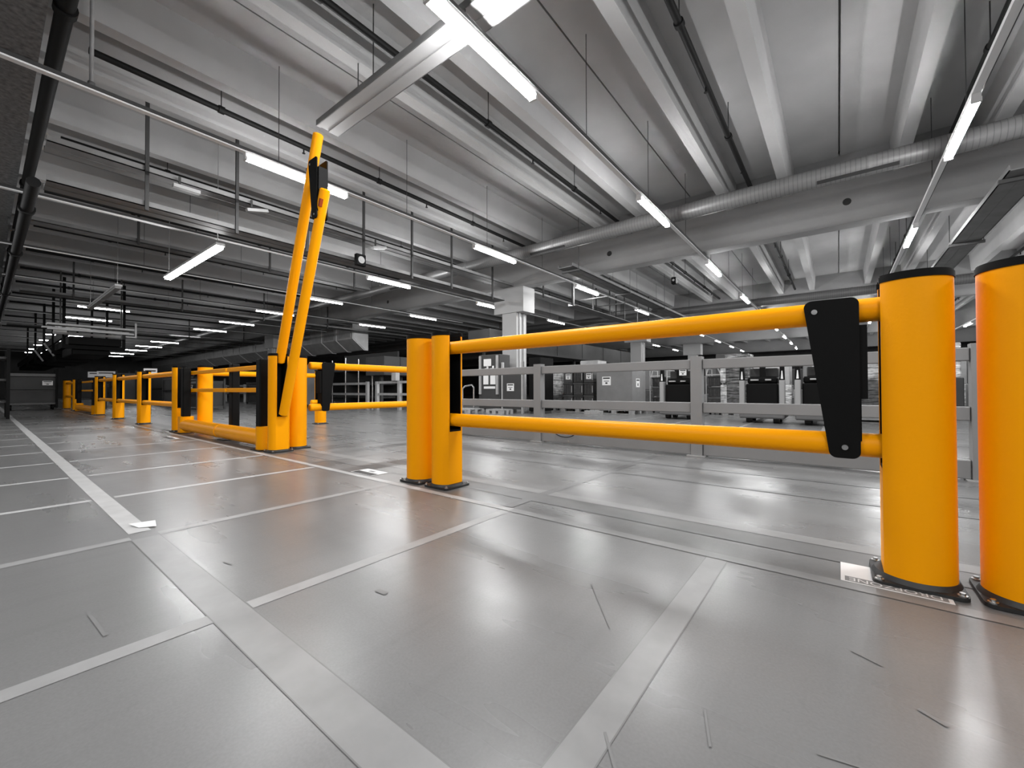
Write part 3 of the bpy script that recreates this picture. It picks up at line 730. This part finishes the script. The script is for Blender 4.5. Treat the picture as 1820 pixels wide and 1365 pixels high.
# pallet trucks
def truck(x, y, label, w=.70, head=True):
    t = thing('pallet_truck', label, 'pallet truck', (x, y, 0))
    MB().rbox((-w/2-.04,-.12,.10),(w/2+.04,.8,.26),.025).build('chassis', 'mid', t)
    MB().rbox((-w/2+.07,.02,.262),(w/2-.07,.72,.80),.02).build('battery_box', 'black', t)
    for s in (-1,1):
        MB().rbox((s*w/2-.048,-.05,.262),(s*w/2+.048,.10,.865),.012).build('side_column', 'truck', t)
        u = MB(); u.prism([(s*w/2-.045,.866),(s*w/2+.045,.866),(s*w/2+.032,1.34),(s*w/2-.032,1.34)], -.02, .06, plane='xz'); u.build('mast_column', 'black', t)
        MB().prism([(s*w/2-.02,.89),(s*w/2+.02,.89),(s*w/2+.008,1.05),(s*w/2-.008,1.05)], -.026, -.0205, plane='xz').build('side_reflector', 'paper', t)
    MB().rbox((-w/2+.08,.1,.80),(w/2-.08,.6,.93),.03).build('rear_hood', 'black', t)
    MB().box((-.05,.12,.93),(.05,.2,1.22)).rbox((-.24,.08,1.20),(.24,.26,1.30),.03).build('tiller_head', 'black', t)
    MB().rbox((-.2,.0,.86),(-.06,.09,.89),.005).rbox((.06,.0,.86),(.16,.09,.89),.005).build('grab_bar', 'steel', t)
    if head: label_on(t, .1, .08, 1.08, .16, .14)
    MB().rbox((-.26,.3,.93),(.26,.5,1.12),.02).build('control_pod', 'strut', t)
    parts('drive_wheel', 'rubber', t, MB().cyl((-.05,0,0),(.05,0,0),.073,18), [(s*.24,y_,.075) for s in (-1,1) for y_ in (.1,.62)])
    parts('fork', 'steel_dark', t, MB().rbox((-.08,.81,.06),(.08,1.9,.11),.01), [(-.18,0,0),(.18,0,0)])
truck(-2.93, 9.95, 'dark pallet truck standing left of the second grey fence post')
truck(-1.22, 9.75, 'dark pallet truck in the middle, right of the fence post', .70, False)
truck(-0.22, 9.65, 'dark pallet truck half hidden behind the black closing plate', .78, False)
pallet(0.75, 11.3, 'wooden pallet under the pale wrapped goods right of the trucks')
t = thing('wrapped_goods', 'pale wrapped goods seen between black plate and thick post', 'wrapped goods', (.75, 11.3, .147))
MB().rbox((-.58,-.4,0),(.58,.4,.7),.06).build('lower_sack', 'wrapd', t); MB().rbox((-.55,-.38,.705),(.55,.38,1.2),.08).build('upper_sack', 'wrapw', t)
t = thing('storage_rack', 'grey storage rack with perforated upright behind the trucks', 'rack', (-.45, 12.6, 0))
for x in (0,.9): MB().box((x-.05,-.05,0),(x+.05,.05,2.0)).build('rack_upright', 'steel', t)
for z in (.6,1.2,1.8): MB().box((.05,-.04,z),(.85,.4,z+.06)).build('rack_beam', 'steel_dark', t)
# control cabinet with white sheets by the column
t = thing('control_cabinet', 'dark machine cabinet plastered with white sheets left of the column', 'cabinet', (-8.33, 9.5, 0))
MB().rbox((-.42,0,.10),(.42,.5,1.75),.015).build('cabinet_body', 'dark', t)
parts('cabinet_foot', 'strut', t, MB().box((-.05,.0,0),(.05,.4,.1)), [(-.36,0,0),(.36,0,0)])
for x in (-.38, .30): MB().box((x,-.04,.55),(x+.08,-.001,1.72)).build('side_post', 'steel', t)
for i in range(7):
    z = 1.16+(i%3)*.07; x = -.2+.075*i
    MB().box((x-.03,-.02,z),(x+.03,-.001,z+.11)).build('paper_slip', 'paper', t)
MB().box((-.22,-.012,.85),(-.02,-.001,1.12)).box((.06,-.012,.85),(.26,-.001,1.12)).box((-.2,-.012,.72),(.25,-.001,.79)).build('notice_sheet', 'paper', t)
MB().rbox((-.2,-.03,1.40),(.1,-.001,1.62),.01).build('notice_plate', 'paper', t)
t = thing('barrier_panel', 'dark panel with a white notice beside the column foot', 'panel', (-7.48, 9.55, 0))
MB().box((-.34,0,.12),(.34,.04,1.25)).build('panel_sheet', 'dark', t); parts('panel_post', 'steel', t, MB().box((-.025,-.02,0),(.025,.06,1.5)), [(-.37,0,0),(.37,0,0)])
label_on(t, -.06, 0, .76, .26, .22)
t = thing('machine_housing', 'black machine housing with a white notice right of the column', 'machine', (-6.76, 9.65, 0))
MB().rbox((-.20,0,.08),(.20,.7,1.6),.02).build('housing_body', 'black', t); MB().box((-.18,.05,0),(.18,.6,.08)).build('housing_plinth', 'strut', t)
label_on(t, .06, 0, .86, .15, .2)
t = thing('pallet_truck', 'light hand truck with curved frame left of the cabinet', 'hand truck', (-9.2, 9.40, 0))
MB().tube([(-.15,0,.05),(-.15,0,.72),(-.05,0,.80),(.25,0,.84),(.33,0,.76),(.33,0,.05)], .025, 8).build('truck_frame', 'chrome', t)
MB().box((-.15,-.1,.02),(.33,.3,.05)).build('truck_deck', 'steel_dark', t)
pallet(-8.9, 8.75, 'pale wooden pallet on the floor left of the column', 1.5, .7)
pallet(-7.55, 9.05, 'low pallet at the foot of the column', .6, .5)

# far machine walls and cages at left
def panel_wall(x, y0, y1, z0, z1, label, n=6):
    t = thing('machine_casing', label, 'machine', (x, y0, 0))
    L = y1-y0
    MB().box((-1.2,0,z0),(0,L,z1)).build('casing_body', 'dark', t)
    m = MB()
    for i in range(n+1): m.box((-.01,i*L/n-.03,z0),(.02,i*L/n+.03,z1))
    m.box((-.01,0,z0),(.03,L,z0+.06)).build('casing_seam', 'strut', t)
    for y in (0.2, L/2, L-.2): MB().box((-.6,y,0),(-.5,y+.1,z0)).build('casing_leg', 'strut', t)
    return t
panel_wall(-11.0, 12.6, 28, 2.3, 3.15, 'long raised dark machine casing beyond the closed gate', 6)
panel_wall(-13.2, 9.2, 11.4, 1.25, 1.95, 'dark raised machine casing seen over the side gate', 3)
for i, (x, n_) in enumerate(((-40.0, 3), (-30.0, 3), (-20.6, 2))):
    t = thing('guard_fence', 'far grey fence run behind the yellow row, %s from the left wall' % ORD[i], 'fence', (x, 9.4, 0))
    parts('fence_post', 'steel', t, MB().box((-.06,-.05,0),(.06,.05,1.02)), [(3*k,0,0) for k in range(n_+1)])
    parts('fence_rail', 'steel', t, MB().box((.06,-.03,0),(2.94,.03,.09)), [(3*k,0,z) for k in range(n_) for z in (.48,.90)])
kinds = [('mid','grey'),('dark','dark'),('carton','mid grey'),('wrapw','white wrapped'),('crate2','charcoal'),('steel','pale')]
rowx = [-8.6,-7.3,-6.1,-4.9,-3.7,-2.6,-1.5,-.4,.7,1.8,2.9]
for r_, y in enumerate((14.3, 16.4)):
    for i, x in enumerate(rowx):
        k = (i*3 + r_*2 + i//2) % 6; h_ = .85 + .22*((i*7+r_*3) % 4)
        t = thing('pallet_load', '%s load on pallet, %s of the %s far row from the column' % (kinds[k][1], ORD[i], ['nearer','rear'][r_]), 'pallet load', (x + .5*r_, y, 0), group='stacked loads far behind the trucks')
        MB().box((-.5,-.4,.03),(.5,.4,.14)).build('load_pallet', 'wood', t)
        MB().rbox((-.48,-.38,.142),(.48,.38,h_*.62),.02).build('load_body', kinds[k][0], t)
        MB().rbox((-.46+.1*(i%2),-.36,h_*.62+.002),(.44-.06*(i%3),.36,h_+.25),.02).build('load_top', kinds[(k+2)%6][0], t)
        if (i+r_) % 2: label_on(t, .15, -.38, h_*.45, .2, .18)
t = thing('mesh_fence', 'grey post and rail fence far behind the side gate', 'fence', (-13.2, 8.9, 0))
for x in (0, 1.3, 2.6): MB().box((x-.06,-.05,0),(x+.06,.05,1.0)).build('fence_post', 'steel', t)
for z in (.5,.92): MB().box((.06,-.03,z),(2.54,.03,z+.08)).build('fence_rail', 'steel', t)
MB().rbox((1.0,-.12,1.005),(1.25,.05,1.28),.01).build('switch_box', 'steel', t)
t = thing('storage_rack', 'tall dark rack with bright uprights behind the side gate', 'rack', (-17, 9.75, 0))
for x in (-.9,0.2,1.2,2.2): MB().cyl((x,0,0),(x,0,2.1 - .1*abs(x)),.03,8).build('rack_upright', 'chrome', t)
for z in (.35,.9,1.5): MB().box((-1.2,.1,z),(2.5,.9,z+.08)).build('rack_shelf', 'dark', t)
MB().box((-1.5,.92,0),(2.6,1.0,2.3)).build('rack_back', 'ink', t)
for i in range(14):
    x = -19.0 - (i%7)*4.8 + (i//7)*1.3; y = 5.2 + (i//7)*2.6 + (i%3)*.5; h = 1.1 + .25*((i*5)%4); w = 1.8 + .3*(i%3)
    t = thing('goods_cage', ('dark far goods cage, %s in the %s row left of the side gate' % (ORD[i%7], ['front','rear'][i//7])), 'cage', (x, y, 0), group='dark goods cages at far left')
    MB().box((-w/2,-.4,.12),(w/2,.4,h-.15)).build('cage_load', 'mid' if i%2 else 'dark', t)
    parts('cage_post', 'strut', t, MB().box((-.03,-.03,0),(.03,.03,h)), [(xx,yy,0) for xx in (-w/2-.032,w/2+.032) for yy in (-.42,.42)])
    parts('cage_bar', 'strut', t, MB().box((-w/2,-.46,0),(w/2,-.42,.05)), [(0,0,z) for z in (.1,h*.5,h-.08)])
    if i%3 == 0: label_on(t, w*.2, -.46, h*.7, .4, .25)
# dark wheeled rack at far left with label
t = thing('roll_cage', 'dark low wheeled rack with white label at far left', 'roll cage', (-23.2, 1.15, 0), math.radians(90))
MB().box((-.62,-.35,.2),(.62,.35,.26)).build('rack_deck', 'mid', t); MB().box((-.62,-.36,1.22),(.62,.36,1.32)).build('top_deck', 'mid', t)
MB().box((-.56,-.28,.262),(.56,.3,1.2)).build('rack_load', 'dark', t)
for x in (-.62,.56):
    for y in (-.4,.34): MB().box((x,y,.06),(x+.06,y+.06,1.5)).build('rack_upright', 'black', t)
for z in (.75,): MB().box((-.56,-.37,z),(.56,-.33,z+.04)).build('rack_bar', 'strut', t)
parts('caster_wheel', 'black', t, MB().cyl((-.02,0,0),(.02,0,0),.098,14), [(x,y,.1) for x in (-.5,.5) for y in (-.3,.3)])
label_on(t, .36, -.37, .98, .26, .16)
t = thing('goods_cage', 'tall dark frame cut off by the left photo edge', 'cage', (-16.9, .05, 0))
for x in (-.6,.6):
    for y in (-.4,.34): MB().box((x-.04,y,0),(x+.04,y+.06,1.75)).build('cage_post', 'black', t)
for z in (.4,.95,1.5): MB().box((-.56,-.38,z),(.56,.38,z+.05)).build('cage_shelf', 'strut', t)
# sign boards over the far barriers
for (x, y, z, lb) in ((-24.6, 3.0, 1.25, 'white notice board over the far barriers, left one of two'), (-22.4, 3.0, 1.21, 'white notice board over the far barriers, right one of two'), (-15.8, 3.05, 1.10, 'white pointed board just left of the rectangular duct')):
    t = thing('notice_board', lb, 'sign', (x, y, 0), math.radians(72))
    W_ = .26 if x < -20 else .15
    MB().box((-W_,0,z-.0),(W_,.02,z+.24)).build('board_sheet', 'paper', t); MB().box((-W_*.8,-.004,z+.15),(W_*.8,-.001,z+.19)).build('print', 'ink', t)
    MB().box((-.02,.021,0),(.02,.05,z+.2)).build('board_post', 'strut', t)

# ---------------------------------------------------------------- world, view
w = bpy.data.worlds.new('hall_air'); S.world = w; w.use_nodes = True
bg = w.node_tree.nodes['Background']; bg.inputs['Color'].default_value = (.5,.5,.5,1); bg.inputs['Strength'].default_value = 0.02
S.view_settings.view_transform = 'Standard'; S.view_settings.look = 'None'
S.view_settings.exposure = 1.75; S.view_settings.gamma = 1.0; S.view_settings.use_curve_mapping = False
w.cycles.sampling_method = 'NONE'
S.cycles.use_denoising = True
S.cycles.max_bounces = 6; S.cycles.diffuse_bounces = 4; S.cycles.glossy_bounces = 3
S.cycles.sample_clamp_indirect = 8.0
S.cycles.use_light_tree = True
for lb, lst in LABELS.items():
    if len(lst) > 1: print('DUP LABEL', lb, lst[:4])
    n_ = len(lb.split())
    if not 4 <= n_ <= 16: print('LABEL LEN', n_, lb)
